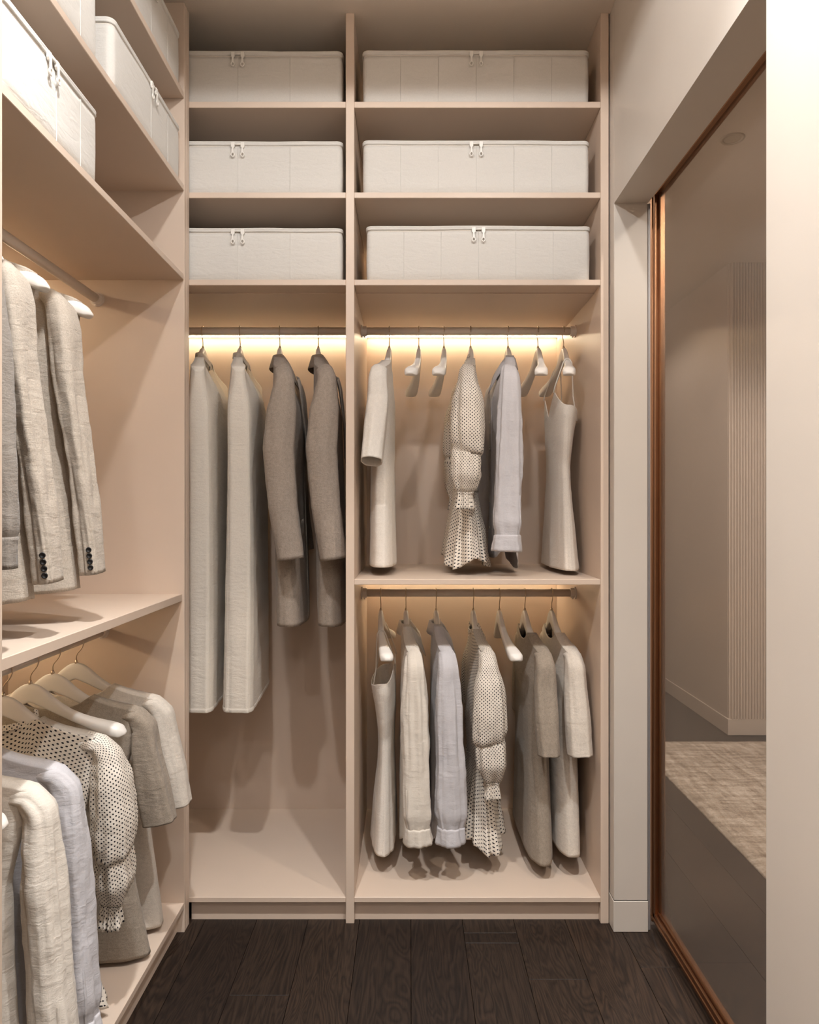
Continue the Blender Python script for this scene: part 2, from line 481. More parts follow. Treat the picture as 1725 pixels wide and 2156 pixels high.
# rug
bm = bmesh.new()
nx, ny = 60, 90
gv = [[None] * (ny + 1) for _ in range(nx + 1)]
for i in range(nx + 1):
    for j in range(ny + 1):
        x = 1.184 + 2.3 * i / nx; y = 0.4 + 3.29 * j / ny
        edge = min(i, nx - i, j, ny - j)
        z = 0.0125 + 0.0015 * noise.noise(Vector((x * 9, y * 9, 3))) - (0.004 if edge == 0 else 0)
        jx = 0.003 * noise.noise(Vector((y * 30, 1, 1))) if i == 0 else 0
        gv[i][j] = bm.verts.new((x + jx - 1.184, y - 0.4, z))
for i in range(nx):
    for j in range(ny):
        bm.faces.new((gv[i][j], gv[i + 1][j], gv[i + 1][j + 1], gv[i][j + 1]))
ext = bmesh.ops.extrude_edge_only(bm, edges=[e for e in bm.edges if e.is_boundary])
for v in ext['geom']:
    if isinstance(v, bmesh.types.BMVert): v.co.z = 0.0005
rug = link('rug', from_bm(bm, 'rug', True), M['rug'], None, Vector((1.184, 0.4, 0)))
tag(rug, 'mottled beige woven rug on the floor behind the glass door', 'rug')

def downlight(name, x, y, z, glow, label, group=None, k=1.0):
    e = empty(name, (x, y, z)); tag(e, label, 'ceiling light', group)
    bm = bmesh.new()
    rings = []
    for (r, zz) in ((0.030, -0.001), (0.031, -0.004), (0.040, -0.004), (0.042, 0.0)):
        rings.append([bm.verts.new((r * k * math.cos(a), r * k * math.sin(a), zz)) for a in [2 * math.pi * j / 32 for j in range(32)]])
    for a, b in zip(rings[:-1], rings[1:]):
        for j in range(32): bm.faces.new((a[j], a[(j + 1) % 32], b[(j + 1) % 32], b[j]))
    link('trim_ring', from_bm(bm, 'trim_ring', True), M['lampoff'] if not glow else M['wall'], e)
    bm = bmesh.new()
    bmesh.ops.create_circle(bm, cap_ends=True, radius=0.0305 * k, segments=32)
    link('lens', from_bm(bm, 'lens'), M['lampglow'] if glow else M['lampoff'], e, Vector((0, 0, -0.0012)))
    return e
WHERE = ['small round ceiling downlight, left of the pair in front of the rear wardrobe', 'small round ceiling downlight, right of the pair in front of the rear wardrobe',
         'small round ceiling downlight, left of the pair behind the viewpoint', 'small round ceiling downlight, right of the pair behind the viewpoint',
         'unseen round ceiling lamp, enlarged for soft fill, at the rear end of the aisle']
for i, ((lx, ly), w) in enumerate(zip(DOWNLIGHTS, WHERE)):
    downlight('ceiling_downlight' if i < 4 else 'ceiling_fill_lamp', lx, ly, CEIL - 0.0005, True, w, None, 1.0 if i < 4 else 5.0)  # last disc drawn oversize to suit the soft rear fill
downlight('ceiling_downlight', 1.18, 2.55, HC - 0.0005, False, 'round recessed ceiling lamp seen through the glass door')

# ------------------------------------------------------------------ wardrobes
SH = {'A': (2.420, 2.438), 'B': (2.152, 2.169), 'C': (1.893, 1.910)}
P = M['panel']
XR0, XR1 = 0.567, 0.591       # right side panel
XD0, XD1 = -0.189, -0.164     # divider
RODY, RODZ, RODZ2 = 2.385, 1.838, 0.944

def rod(parent, a, b, r=0.0130):
    """straight hanging rod with a flanged bracket at both ends"""
    a = Vector(a); b = Vector(b)
    o = link('hanging_rod', from_bm(poly_tube([a - wpos(parent), b - wpos(parent)], r, 24), 'hanging_rod', True), M['rod'], parent)
    d = (b - a).normalized()
    for p, s in ((a, 1), (b, -1)):
        bm = poly_tube([p, p + d * s * 0.004, p + d * s * 0.0045, p + d * s * 0.018, p + d * s * 0.0185], [0.021, 0.021, 0.017, 0.0165, 0.0135], 24)
        poly_tube([p + d * s * 0.010 + Vector((0, 0, -0.015)), p + d * s * 0.010 + Vector((0, 0, -0.021))], 0.003, 8, bm)
        for v in bm.verts: v.co -= wpos(parent)
        link('end_bracket', from_bm(bm, 'end_bracket', False), M['rod'], o)
    return o

rear = empty('rear_wardrobe', (-0.2, YF, 0)); tag(rear, 'open beige wardrobe across the end of the closet with shelves and rods', 'wardrobe')
box('side_panel', XR0, XR1, YF, YB, 0, CEIL, P, rear)
box('divider_panel', XD0, XD1, YF, YB, 0, CEIL, P, rear)
box('side_panel', XLB - 0.02, XL, YP + 0.0205, YF, 0, CEIL, P, rear)
box('back_panel', XLB - 0.02, XR0, YB, YB + 0.02, 0.04, CEIL, P, rear, 0)
for k in 'ABC':
    z0, z1 = SH[k]
    box('shelf', XLB, XD0, YF + 0.001, YB, z0, z1, P, rear)
    box('shelf', XD1, XR0, YF + 0.001, YB, z0, z1, P, rear)
# shallow rail let into the underside of the lowest box shelf
box('under_shelf_liner', XLB, XD0, YF + 0.072, YB - 0.001, SH['C'][0] - 0.003, SH['C'][0], P, rear, 0.0005)
box('under_shelf_liner', XD1, XR0, YF + 0.072, YB - 0.001, SH['C'][0] - 0.003, SH['C'][0], P, rear, 0.0005)
box('shelf', XD1, XR0, YF + 0.001, YB, 1.0045, 1.0207, P, rear)
box('bottom_shelf', XLB, XD0, YF + 0.001, YB, 0.0622, 0.0777, P, rear)
box('bottom_shelf', XD1, XR0, YF + 0.001, YB, 0.0622, 0.0777, P, rear)
box('plinth', XL, XD0, YF + 0.022, YF + 0.038, 0, 0.0622, P, rear, 0.0005)
box('plinth', XD1, XR0, YF + 0.022, YF + 0.038, 0, 0.0622, P, rear, 0.0005)
rod(rear, (XLB, RODY, RODZ), (XD0, RODY, RODZ))
rod(rear, (XD1, RODY, RODZ), (XR0, RODY, RODZ))
rod(rear, (XD1, RODY, RODZ2), (XR0, RODY, RODZ2))
def led(parent, x0, x1, y0, y1, z0, z1):
    o = box('light_strip', x0, x1, y0, y1, z0, z1, M['led'], parent, 0)
    return o
zc = SH['C'][0] - 0.003
led(rear, XLB, XD0, YB - 0.034, YB - 0.026, zc - 0.003, zc)
led(rear, XD1, XR0, YB - 0.034, YB - 0.026, zc - 0.003, zc)
led(rear, XD1, XR0, YB - 0.034, YB - 0.026, 1.0045 - 0.003, 1.0045)

M['led2'] = mat_emit('led_strip_dim', LEDC, LED_S * 0.5)
for zz in (SH['A'][1], SH['B'][1], SH['C'][1]):
    box('light_strip', XD1, XR0, YB - 0.020, YB - 0.012, zz, zz + 0.003, M['led2'], rear, 0)

left = empty('left_wardrobe', (-0.9, 1.57, 0)); tag(left, 'open beige wardrobe along the left side of the closet with shelves and rods', 'wardrobe')
box('side_panel', XLB - 0.02, XL, YP, YP + 0.020, 0, CEIL, P, left)
box('divider_panel', XLB - 0.02, XL, 1.097, 1.1205, 0, CEIL, P, left)
box('back_panel', XLB - 0.02, XLB, 1.1205, YP, 0.04, CEIL, P, left, 0)
for k in 'ABC':
    z0, z1 = SH[k]
    box('shelf', XLB, XL - 0.001, 1.1205, YP, z0, z1, P, left)
box('shelf', XLB, -0.660, 1.1205, YP, 0.962, 0.983, P, left)
box('bottom_shelf', XLB, XL - 0.001, 1.1205, YP, 0.070, 0.087, P, left)
box('plinth', XL - 0.038, XL - 0.022, 1.1205, YP, 0, 0.070, P, left, 0.0005)
LRX, LRZ, LRX2, LRZ2 = -0.906, 1.837, -0.892, 0.874
rod(left, (LRX, 1.1205, LRZ), (LRX, YP, LRZ))
rod(left, (LRX2, 1.1205, LRZ2), (LRX2, YP, LRZ2))
led(left, XLB + 0.026, XLB + 0.034, 1.1205, YP, SH['C'][0] - 0.003, SH['C'][0])
led(left, XLB + 0.026, XLB + 0.034, 1.1205, YP, 0.962 - 0.003, 0.962)

# ------------------------------------------------------------------ storage boxes
def rrect(w, d, r, k=6):
    """rounded rectangle, front along -y; list of (x, y)"""
    pts = []
    for cx, cy, a0 in ((w / 2 - r, -d / 2 + r, -90), (w / 2 - r, d / 2 - r, 0), (-w / 2 + r, d / 2 - r, 90), (-w / 2 + r, -d / 2 + r, 180)):
        for i in range(k + 1):
            a = math.radians(a0 + 90 * i / k)
            pts.append((cx + r * math.cos(a), cy + r * math.sin(a)))
    return pts

def dense(pts, step=0.02):
    out = []
    n = len(pts)
    for i in range(n):
        a = Vector((pts[i][0], pts[i][1], 0)); b = Vector((pts[(i + 1) % n][0], pts[(i + 1) % n][1], 0))
        m = max(1, int((b - a).length / step))
        for j in range(m): out.append(a + (b - a) * j / m)
    return out

def loop_loft(base, levels, seed, wob=0.0012, cap=True):
    """levels: list of (offset, z)"""
    bm = bmesh.new()
    rings = []
    cen = Vector((0, 0, 0))
    n = len(base)
    nor = []
    for i in range(n):
        t = (base[(i + 1) % n] - base[i - 1]).normalized()
        nor.append(Vector((t.y, -t.x, 0)))
    for (off, z) in levels:
        rg = []
        for i, p in enumerate(base):
            w = wob * noise.noise(Vector((p.x * 9 + seed, p.y * 9, z * 14)))
            zz = 0.0018 * noise.noise(Vector((p.x * 7, p.y * 7, seed))) if z > 0.05 else 0
            rg.append(bm.verts.new(p + nor[i] * (off + w) + Vector((0, 0, z + zz))))
        rings.append(rg)
    for a, b in zip(rings[:-1], rings[1:]):
        for k in range(n): bm.faces.new((a[k], a[(k + 1) % n], b[(k + 1) % n], b[k]))
    if cap:
        bm.faces.new(rings[0][::-1]); bm.faces.new(rings[-1])
    return bm

def pull_mesh():
    bm = bmesh.new()
    def slab(pts, y0, y1):
        a = [bm.verts.new((x, y0, z)) for x, z in pts]; b = [bm.verts.new((x, y1, z)) for x, z in pts]
        n = len(pts)
        bm.faces.new(a); bm.faces.new(b[::-1])
        for i in range(n): bm.faces.new((a[i], b[i], b[(i + 1) % n], a[(i + 1) % n]))
    slab([(-0.005, 0.006), (0.005, 0.006), (0.0055, -0.006), (0.003, -0.010), (-0.003, -0.010), (-0.0055, -0.006)], -0.004, 0.001)
    slab([(-0.0022, -0.006), (0.0022, -0.006), (0.0032, -0.026), (-0.0032, -0.026)], -0.0055, -0.0035)
    # ring
    R, r = 0.0050, 0.0018
    rings = []
    for k in range(14):
        a = 2 * math.pi * k / 14
        c = Vector((R * math.cos(a), -0.0045, -0.031 + R * 1.15 * math.sin(a)))
        d = Vector((math.cos(a), 0, math.sin(a)))
        rings.append([bm.verts.new(c + d * r * math.cos(b) + Vector((0, 1, 0)) * r * math.sin(b)) for b in [2 * math.pi * j / 6 for j in range(6)]])
    for k in range(14):
        for j in range(6):
            bm.faces.new((rings[k][j], rings[k][(j + 1) % 6], rings[(k + 1) % 14][(j + 1) % 6], rings[(k + 1) % 14][j]))
    return from_bm(bm, 'zipper_pull')
PULL = pull_mesh()

def storage_box(loc, rz, w, d, h, zipx, seams, label, seed, group='fabric storage boxes'):
    e = empty('storage_box', loc, rz); tag(e, label, 'storage box', group)
    base = dense(rrect(w, d, 0.016))
    hb = h - 0.016
    link('box_body', from_bm(loop_loft(base, [(-0.004, 0.0), (0, 0.004), (0.0005, 0.03), (0.0012, hb * 0.5), (0.0004, hb - 0.01), (-0.001, hb)], seed), 'box_body', True), M['boxcloth'], e)
    link('zipper_tape', from_bm(loop_loft(base, [(-0.002, hb - 0.003), (-0.0012, hb), (-0.0012, hb + 0.004), (-0.004, hb + 0.006)], seed, cap=False), 'zipper_tape', True), M['zip'], e)
    lid = link('lid', from_bm(loop_loft(base, [(-0.003, hb + 0.003), (0.0012, hb + 0.004), (0.0025, hb + 0.006), (0.0018, hb + 0.0085), (0.0018, hb + 0.010), (0.0028, hb + 0.012), (0.0015, hb + 0.0155), (-0.004, hb + 0.016), (-0.06, hb + 0.017)], seed + 3), 'lid', True), M['boxcloth'], e)
    for dx in (-0.017, 0.017):
        link('zipper_pull', PULL, M['pull'], e, Vector((zipx + dx * 0.85, -d / 2 - 0.003, hb + 0.004)))
    link('zipper_bridge', from_bm(poly_tube([(zipx - 0.014, -d / 2 - 0.004, hb + 0.005), (zipx + 0.014, -d / 2 - 0.004, hb + 0.005)], 0.0022, 8), 'zipper_bridge', True), M['pull'], e)
    for sx in seams:
        bm = bmesh.new()
        zs = [0.004 + (hb - 0.006) * i / 8 for i in range(9)]
        ra = [bm.verts.new((sx - 0.0009, -d / 2 - 0.0012, z)) for z in zs]; rb = [bm.verts.new((sx, -d / 2 - 0.0030, z)) for z in zs]; rc = [bm.verts.new((sx + 0.0009, -d / 2 - 0.0012, z)) for z in zs]
        for i in range(8):
            bm.faces.new((ra[i], rb[i], rb[i + 1], ra[i + 1])); bm.faces.new((rb[i], rc[i], rc[i + 1], rb[i + 1]))
        link('seam', from_bm(bm, 'seam', True), M['boxcloth'], e)
    return e

BH, BD = 0.160, 0.46
BYF = 2.085
lev = {'A': 'top', 'B': 'middle', 'C': 'bottom'}
for i, k in enumerate('ABC'):
    z = SH[k][1] + 0.0004
    xa, xb = -0.139, 0.537
    if k == 'C': xa, xb = -0.128, 0.540
    w = xb - xa
    storage_box(((xa + xb) / 2, BYF + BD / 2, z), 0, w, BD, BH + (0.004 if k == 'C' else 0), 0.0, [w * (j / 6 - 0.5) for j in range(1, 6)],
                'wide off-white fabric storage box on the %s shelf right of the divider' % lev[k], 10 + i)
    xa, xb = -0.823, -0.201
    w = xb - xa
    storage_box(((xa + xb) / 2, BYF + BD / 2, z), 0, w, BD, BH - 0.002, 0.0, [w * (j / 4 - 0.5) for j in range(1, 4)],
                'off-white fabric storage box on the %s shelf left of the divider' % lev[k], 20 + i)
BXF = -0.663
def left_box(y0, y1, k, zipy, label, seed):
    w = y1 - y0
    storage_box((BXF - BD / 2, (y0 + y1) / 2, SH[k][1] + 0.0004), math.pi / 2, w, BD, 0.157, zipy - (y0 + y1) / 2, [0.0, w * 0.27], label, seed)
left_box(1.559, 2.014, 'A', 1.80, 'off-white fabric storage box on the left wardrobe top shelf beside the corner', 31)
left_box(1.559, 2.014, 'B', 1.80, 'off-white fabric storage box on the left wardrobe middle shelf beside the corner', 32)
left_box(1.130, 1.484, 'B', 1.29, 'off-white fabric storage box on the left wardrobe middle shelf, nearest the viewer', 33)
left_box(1.130, 1.484, 'C', 1.29, 'off-white fabric storage box alone on the left wardrobe lowest box shelf', 34)

# ------------------------------------------------------------------ hangers
H_U = [0, .019, .0375, .0556, .075, .092, .12, .147, .183, .203, .213]
H_T = [0, -.005, -.018, -.036, -.052, -.064, -.078, -.088, -.099, -.108, -.120]
H_B = [-.044, -.052, -.0605, -.0695, -.079, -.0875, -.101, -.1145, -.130, -.1355, -.133]
H_W = [.0085, .0088, .0092, .0098, .0106, .0115, .0138, .0165, .0205, .0215, .0150]
BOW = 0.030
def htop(u): return float(np.interp(abs(u), H_U, H_T))
def hbow(u): return BOW * (abs(u) / 0.213) ** 1.8
def hwid(u): return float(np.interp(abs(u), H_U, H_W))

def hanger_meshes():
    bm = bmesh.new()
    us = np.concatenate([np.linspace(-.213, -.195, 7), np.linspace(-.188, .188, 60), np.linspace(.195, .213, 7)])
    seg = 18
    rings = []
    for u in us:
        t, b, w = htop(u), float(np.interp(abs(u), H_U, H_B)), hwid(u)
        e = max(0.0, (abs(u) - .195) / .018)
        sh = math.sqrt(max(0.0, 1 - e * e * 0.75))
        cz, hh = (t + b) / 2, (t - b) / 2 * sh
        w *= sh
        rg = []
        for k in range(seg):
            a = 2 * math.pi * k / seg
            c, s = math.cos(a), math.sin(a)
            n = 2.6 if s > 0 else 5.0
            x = math.copysign(abs(c) ** (2 / n), c) * w
            z = math.copysign(abs(s) ** (2 / n), s) * hh
            rg.append(bm.verts.new((u, hbow(u) + x, cz + z)))
        rings.append(rg)
    for a, b in zip(rings[:-1], rings[1:]):
        for k in range(seg): bm.faces.new((a[k], b[k], b[(k + 1) % seg], a[(k + 1) % seg]))
    bm.faces.new(rings[0]); bm.faces.new(rings[-1][::-1])
    body = from_bm(bm, 'hanger_body', True)
    pts = [(0, 0, -.006), (0, 0, .016), (.003, 0, .024), (.010, 0, .032), (.016, 0, .040), (.0195, 0, .049)]
    for a in range(0, 215, 12):
        r = 0.0168
        pts.append((r * math.cos(math.radians(a)) + .0008 + 0.002 * (1 - a / 215), 0, .057 + r * math.sin(math.radians(a)) * 1.0))
    hook = from_bm(poly_tube(pts, 0.00155, 8), 'hook', True)
    bm = poly_tube([(0, 0, -.003), (0, 0, .0015), (0, 0, .006), (0, 0, .0062)], [.0048, .0042, .0028, .001], 10)
    ferr = from_bm(bm, 'ferrule', True)
    return body, hook, ferr
HB, HK, HF = hanger_meshes()
HEADDZ = 0.057

def hanger(loc, rz, label, group='moulded hangers'):
    e = empty('clothes_hanger', loc, rz); tag(e, label, 'hanger', group)
    link('hanger_body', HB, M['hanger'], e)
    link('hook', HK, M['wire'], e)
    link('ferrule', HF, M['wire'], e)
    return e

# ------------------------------------------------------------------ garments
def interp_keys(keys, ts, sm=2):
    """keys: rows (t, a, b, ...) -> dense columns, slightly smoothed"""
    k = np.array(keys, float)
    fine = np.linspace(0, 1, 241)
    cols = []
    for c in range(1, k.shape[1]):
        y = np.interp(fine, k[:, 0], k[:, c])
        w = 6 * sm + 1
        ker = np.hanning(w + 2)[1:-1]; ker /= ker.sum()
        yp = np.concatenate([2 * y[0] - y[1:w // 2 + 1][::-1], y, 2 * y[-1] - y[-w // 2:-1][::-1]]) if sm else y
        ys = np.convolve(yp, ker, 'valid')[:241] if sm else y
        if len(ys) < 241: ys = np.pad(ys, (0, 241 - len(ys)), mode='edge')
        cols.append(np.interp(ts, fine, ys))
    return cols

def sgn_pow(v, p): return math.copysign(abs(v) ** p, v)

def grid_mesh(name, G, closed, uv, thick=0.0016, bridge=None, cap0=False):
    """G[j][i] Vectors; faces between rows; optional solidify; uv[j][i] in metres"""
    bm = bmesh.new()
    ul = bm.loops.layers.uv.new('UVMap')
    nr, nc = len(G), len(G[0])
    V = [[bm.verts.new(p) for p in row] for row in G]
    def addf(ids):
        try:
            f = bm.faces.new([V[j][i % nc] for j, i in ids])
        except ValueError:
            return
        for lp, (j, i) in zip(f.loops, ids):
            lp[ul].uv = uv(j, i)
    for j in range(nr - 1):
        for i in range(nc if closed else nc - 1):
            addf([(j, i), (j, i + 1), (j + 1, i + 1), (j + 1, i)])
    if bridge:
        for quad in bridge: addf(quad)
    if cap0:
        c = bm.verts.new(sum(G[0], Vector()) / nc)
        for i in range(nc):
            f = bm.faces.new((V[0][(i + 1) % nc], V[0][i], c))
            for lp in f.loops: lp[ul].uv = uv(0, i)
    bmesh.ops.recalc_face_normals(bm, faces=bm.faces)
    # make sure the shell points outwards
    if closed:
        cen = sum((v.co for v in bm.verts), Vector()) / len(bm.verts)
        s = 0.0
        for f in bm.faces:
            d = f.calc_center_median() - cen; d.z = 0
            s += f.normal.dot(d) * f.calc_area()
        if s < 0: bmesh.ops.reverse_faces(bm, faces=bm.faces)
    if thick > 0:
        bmesh.ops.solidify(bm, geom=list(bm.faces), thickness=thick)
    me = bpy.data.meshes.new(name)
    bm.to_mesh(me); bm.free()
    smooth(me)
    return me

class Body:
    """torso tube hung over the hanger shoulders. keys rows: t, cx, cy, hx, hyf, hyb"""
    def __init__(s, keys, zhem, neckw=0.09, neckf=0.05, neckb=0.04, n=2.6, folds=(0.006, 5.0), wr=0.0015, seed=1.0, lift=0.003,
                 bowfade=0.25, topfade=0.2, ztop=None, foldpow=1.3, seg=112, rows=72, hemwave=0.0, pad=0.002):
        s.__dict__.update(locals())
        s.ts = np.linspace(0, 1, rows + 1)
        s.cols = interp_keys(keys, s.ts)
        s.fine = s.ts
    def par(s, t):
        return [float(np.interp(t, s.ts, c)) for c in s.cols]
    def top(s, x, front):
        if s.ztop is not None: return s.ztop(x, front)
        ax = abs(x)
        zz = htop(ax) + s.lift
        if ax < s.neckw:
            base = htop(s.neckw) + s.lift
            q = math.sqrt(max(0.0, 1 - (ax / s.neckw) ** 2))
            zz = base - (s.neckf if front else s.neckb) * q
        return zz
    def pt(s, th, t, off=0.0, wr=True):
        cx, cy, hx, hyf, hyb = s.par(t)
        c, sn = math.cos(th), math.sin(th)
        n = s.n
        sx, sy = sgn_pow(c, 2 / n), sgn_pow(sn, 2 / n)
        x = cx + hx * sx
        front = sn >= 0
        hy = hyf if front else hyb
        xt = s.cols[2][0] * sx + s.cols[0][0]
        w = min(1.0, t / s.topfade); w = w * w * (3 - 2 * w)
        ytop = hbow(xt) + (hwid(xt) + s.pad) * sgn_pow(sn, 0.35)
        ylow = cy + hy * sy
        if s.ztop is not None: ytop = ylow
        y = ytop * (1 - w) + ylow * w
        zt = s.top(xt, front)
        zh = s.zhem(th) if callable(s.zhem) else s.zhem
        z = zt + (zh - zt) * t
        # cloth folds: run down the garment, grow towards the hem
        amp, fr = s.folds
        nx, ny = c, sn
        f = noise.noise(Vector((c * fr * 0.45 + s.seed, sn * fr * 0.45, z * 0.9))) + 0.5 * noise.noise(Vector((c * fr + s.seed, sn * fr + 4, z * 1.7)))
        d = amp * f * (t ** s.foldpow)
        if s.hemwave:
            d += s.hemwave * max(0.0, (t - 0.6) / 0.4) * math.sin(th * 13 + 3 * noise.noise(Vector((c * 2, sn * 2, s.seed))))
        if wr:
            q = Vector((x * 14 + s.seed, y * 14, z * 16))
            d += s.wr * (noise.noise(q) + 0.6 * noise.noise(q * 2.3)) * min(1, t * 6 + 0.2)
        d += off
        return Vector((x + nx * d, y + ny * d, z))
    def mesh(s, name, thick=0.0016):
        n = s.seg
        ths = [2 * math.pi * i / n for i in range(n)]
        rows = list(s.ts)
        rows = [0.0, 0.006] + [r for r in rows if r > 0.008]
        G = [[s.pt(th, t) for th in ths] for t in rows]
        mid = G[len(G) // 2]
        arc = [0.0]
        for i in range(n): arc.append(arc[-1] + (mid[(i + 1) % n] - mid[i]).length)
        # length per column
        L = [0.0]
        for j in range(1, len(G)): L.append(L[-1] + (G[j][n // 4] - G[j - 1][n // 4]).length)
        def uv(j, i): return (arc[i], -L[j]) if i <= n else (arc[n], -L[j])
        br = []
        if s.ztop is None:
            for i in range(n // 2):
                xa = abs(s.cols[2][0] * sgn_pow(math.cos(ths[i]), 2 / s.n)); xb = abs(s.cols[2][0] * sgn_pow(math.cos(ths[(i + 1) % n]), 2 / s.n))
                if min(xa, xb) >= s.neckw * 0.98:
                    a, b_ = i, i + 1
                    c_, d_ = n - i - 1, (n - i) % n
                    if a == d_:
                        br.append([(0, a), (0, b_), (0, c_)])
                    elif b_ == c_:
                        br.append([(0, a), (0, b_), (0, d_)])
                    else:
                        br.append([(0, a), (0, b_), (0, c_), (0, d_)])
        return grid_mesh(name, G, True, uv, thick, br)
    def patch(s, name, th0, th1, t0, t1, off, nu=10, nt=40, thick=0.0):
        G = [[s.pt(th0 + (th1 - th0) * i / nu, t0 + (t1 - t0) * j / nt, off) for i in range(nu + 1)] for j in range(nt + 1)]
        # tuck the border so the patch has an edge
        for j in range(nt + 1):
            for i in range(nu + 1):
                if i in (0, nu) or j in (0, nt):
                    G[j][i] = s.pt(th0 + (th1 - th0) * i / nu, t0 + (t1 - t0) * j / nt, off * 0.2)
        L = 0.6 * (t1 - t0)
        return grid_mesh(name, G, False, lambda j, i: (i * 0.005, -j * L / nt), thick)

def shead(tip=.217, tv=.028, w=.026, v0=0.0):
    """first rings of a sleeve: lies along the hanger arm, then turns down"""
    return [(0, .128, hbow(.128) + v0, -.106, .005, .009), (.035, .166, hbow(.166) + v0, -.1105, .0145, hwid(.166) + .0035), (.075, .197, hbow(.197) + v0, -.119, .0225, .0268), (.13, tip + .004, tv + v0, -.150, w + .003, .030)]

class Sleeve:
    """keys rows: t, u, v, z, ru, rv"""
    def __init__(s, keys, side=1, n=2.3, folds=(0.003, 4.0), wr=0.0015, seed=2.0, seg=44, rows=64, sm=1, skew=0.0):
        s.__dict__.update(locals())
        s.ts = np.linspace(0, 1, rows + 1)
        s.cols = interp_keys(keys, s.ts, sm)
    def par(s, t): return [float(np.interp(t, s.ts, c)) for c in s.cols]
    def pt(s, th, t, off=0.0, wr=True):
        u, v, z, ru, rv = s.par(t)
        if s.skew:
            win = math.exp(-((t - .62) / .11) ** 2)
            _, _, _, ru, rv = s.par(min(1, max(0, t + s.skew * win * math.sin(th + .35))))
        e = 0.02
        a = s.par(max(0, t - e)); b = s.par(min(1, t + e))
        tan = Vector((b[0] - a[0], b[1] - a[1], b[2] - a[2])).normalized()
        ax = Vector((1, 0, 0)); ax = (ax - tan * ax.dot(tan)).normalized()
        ay = tan.cross(ax).normalized()
        if ay.y < 0: ay = -ay
        c, sn = math.cos(th), math.sin(th)
        amp, fr = s.folds
        f = noise.noise(Vector((c * fr * 0.5 + s.seed, sn * fr * 0.5, z * 3.0 + s.seed))) + 0.5 * noise.noise(Vector((c * fr + s.seed, sn * fr, z * 6)))
        d = amp * f * min(1, t * 4)
        if wr:
            q = Vector((c * 1.5 + s.seed + z * 5, sn * 1.5 - z * 4, z * 15))
            d += s.wr * (noise.noise(q * 1.3) + 0.6 * noise.noise(q * 2.9)) * min(1, t * 4)
        d += off
        p = Vector((u, v, z)) + ax * (sgn_pow(c, 2 / s.n) * ru + c * d) + ay * (sgn_pow(sn, 2 / s.n) * rv + sn * d)
        if s.side < 0: p.x = -p.x
        return p
    def mesh(s, name, thick=0.0016):
        n = s.seg
        ths = [2 * math.pi * i / n for i in range(n)]
        G = [[s.pt(th, t) for th in ths] for t in s.ts]
        mid = G[len(G) // 2]
        arc = [0.0]
        for i in range(n): arc.append(arc[-1] + (mid[(i + 1) % n] - mid[i]).length)
        L = [0.0]
        for j in range(1, len(G)): L.append(L[-1] + (G[j][0] - G[j - 1][0]).length)
        return grid_mesh(name, G, True, lambda j, i: (arc[min(i, n)], -L[j]), thick, None, True)
    def band(s, name, t0, t1, off, nt=10):
        n = s.seg
        rows = [t0 + (t1 - t0) * j / nt for j in range(nt + 1)]
        G = [[s.pt(2 * math.pi * i / n, t, off if 0 < j < nt else off * 0.3) for i in range(n)] for j, t in enumerate(rows)]
        return grid_mesh(name, G, True, lambda j, i: (i * 0.005, -j * 0.006), 0.0012)

def button_mesh(r=0.0055, h=0.003):
    bm = bmesh.new()
    prof = [(0.0, h * 0.6), (r * 0.55, h * 0.6), (r * 0.75, h), (r * 0.95, h * 0.85), (r, h * 0.4), (r * 0.9, 0)]
    seg = 16
    rings = [[bm.verts.new((p[0] * math.cos(2 * math.pi * k / seg), p[0] * math.sin(2 * math.pi * k / seg), p[1])) for k in range(seg)] for p in prof[1:]]
    c = bm.verts.new((0, 0, prof[0][1]))
    for k in range(seg): bm.faces.new((c, rings[0][k], rings[0][(k + 1) % seg]))
    for a, b in zip(rings[:-1], rings[1:]):
        for k in range(seg): bm.faces.new((a[k], b[k], b[(k + 1) % seg], a[(k + 1) % seg]))
    bm.faces.new(rings[-1])
    return from_bm(bm, 'button', True)
BTN = button_mesh(0.0058, 0.0035)
BTNS = button_mesh(0.0042, 0.0022)

def put_button(parent, me, p, nrm, mat):
    o = link('button', me, mat, parent, p)
    o.rotation_mode = 'QUATERNION'
    o.rotation_quaternion = Vector((0, 0, 1)).rotation_difference(nrm.normalized())
    return o

def collar_mesh(rx, ry, cy, z0, stand, leaf, flare, frontdrop, gap=0.25, lean=0.0, tips=0.03):
    """shirt collar: a band round the neck folded over into a leaf"""
    prof = [(0.0, 0.0), (0.001, stand * 0.5), (0.003, stand * 0.92), (0.0065, stand), (0.010, stand * 0.92), (0.010 + flare * 0.5, stand - leaf * 0.5), (0.010 + flare, stand - leaf)]
    nphi = 56
    G = []
    for k in range(nphi + 1):
        q = k / nphi
        phi = math.pi / 2 + gap + (2 * math.pi - 2 * gap) * q
        edge = max(0.0, 1 - min(q, 1 - q) / 0.16)
        c, sn = math.cos(phi), math.sin(phi)
        row = []
        for m, (r, z) in enumerate(prof):
            drop = frontdrop * max(0.0, sn) ** 1.5
            ex = tips * edge * edge * (m / (len(prof) - 1)) ** 2 if m > 3 else 0
            wob = 0.0015 * noise.noise(Vector((c * 3, sn * 3, m * 0.6 + rx * 50)))
            row.append(Vector(((rx + r + wob) * c, cy + (ry + r + wob) * sn + ex * 0.35, z0 + z - drop - ex + lean * sn - 0.25 * abs(c) * 0.03)))
        G.append(row)
    return grid_mesh('collar', G, False, lambda j, i: (i * 0.008, j * 0.006), 0.0018)

GAR = {}     # prototypes: name -> list of (part name, mesh, material, sub parts)

def garment(kind, parts):
    GAR[kind] = parts

def zh_shirt(th):
    s = math.sin(th)
    return -0.655 - (0.060 if s > 0 else 0.095) * abs(s) ** 1.2

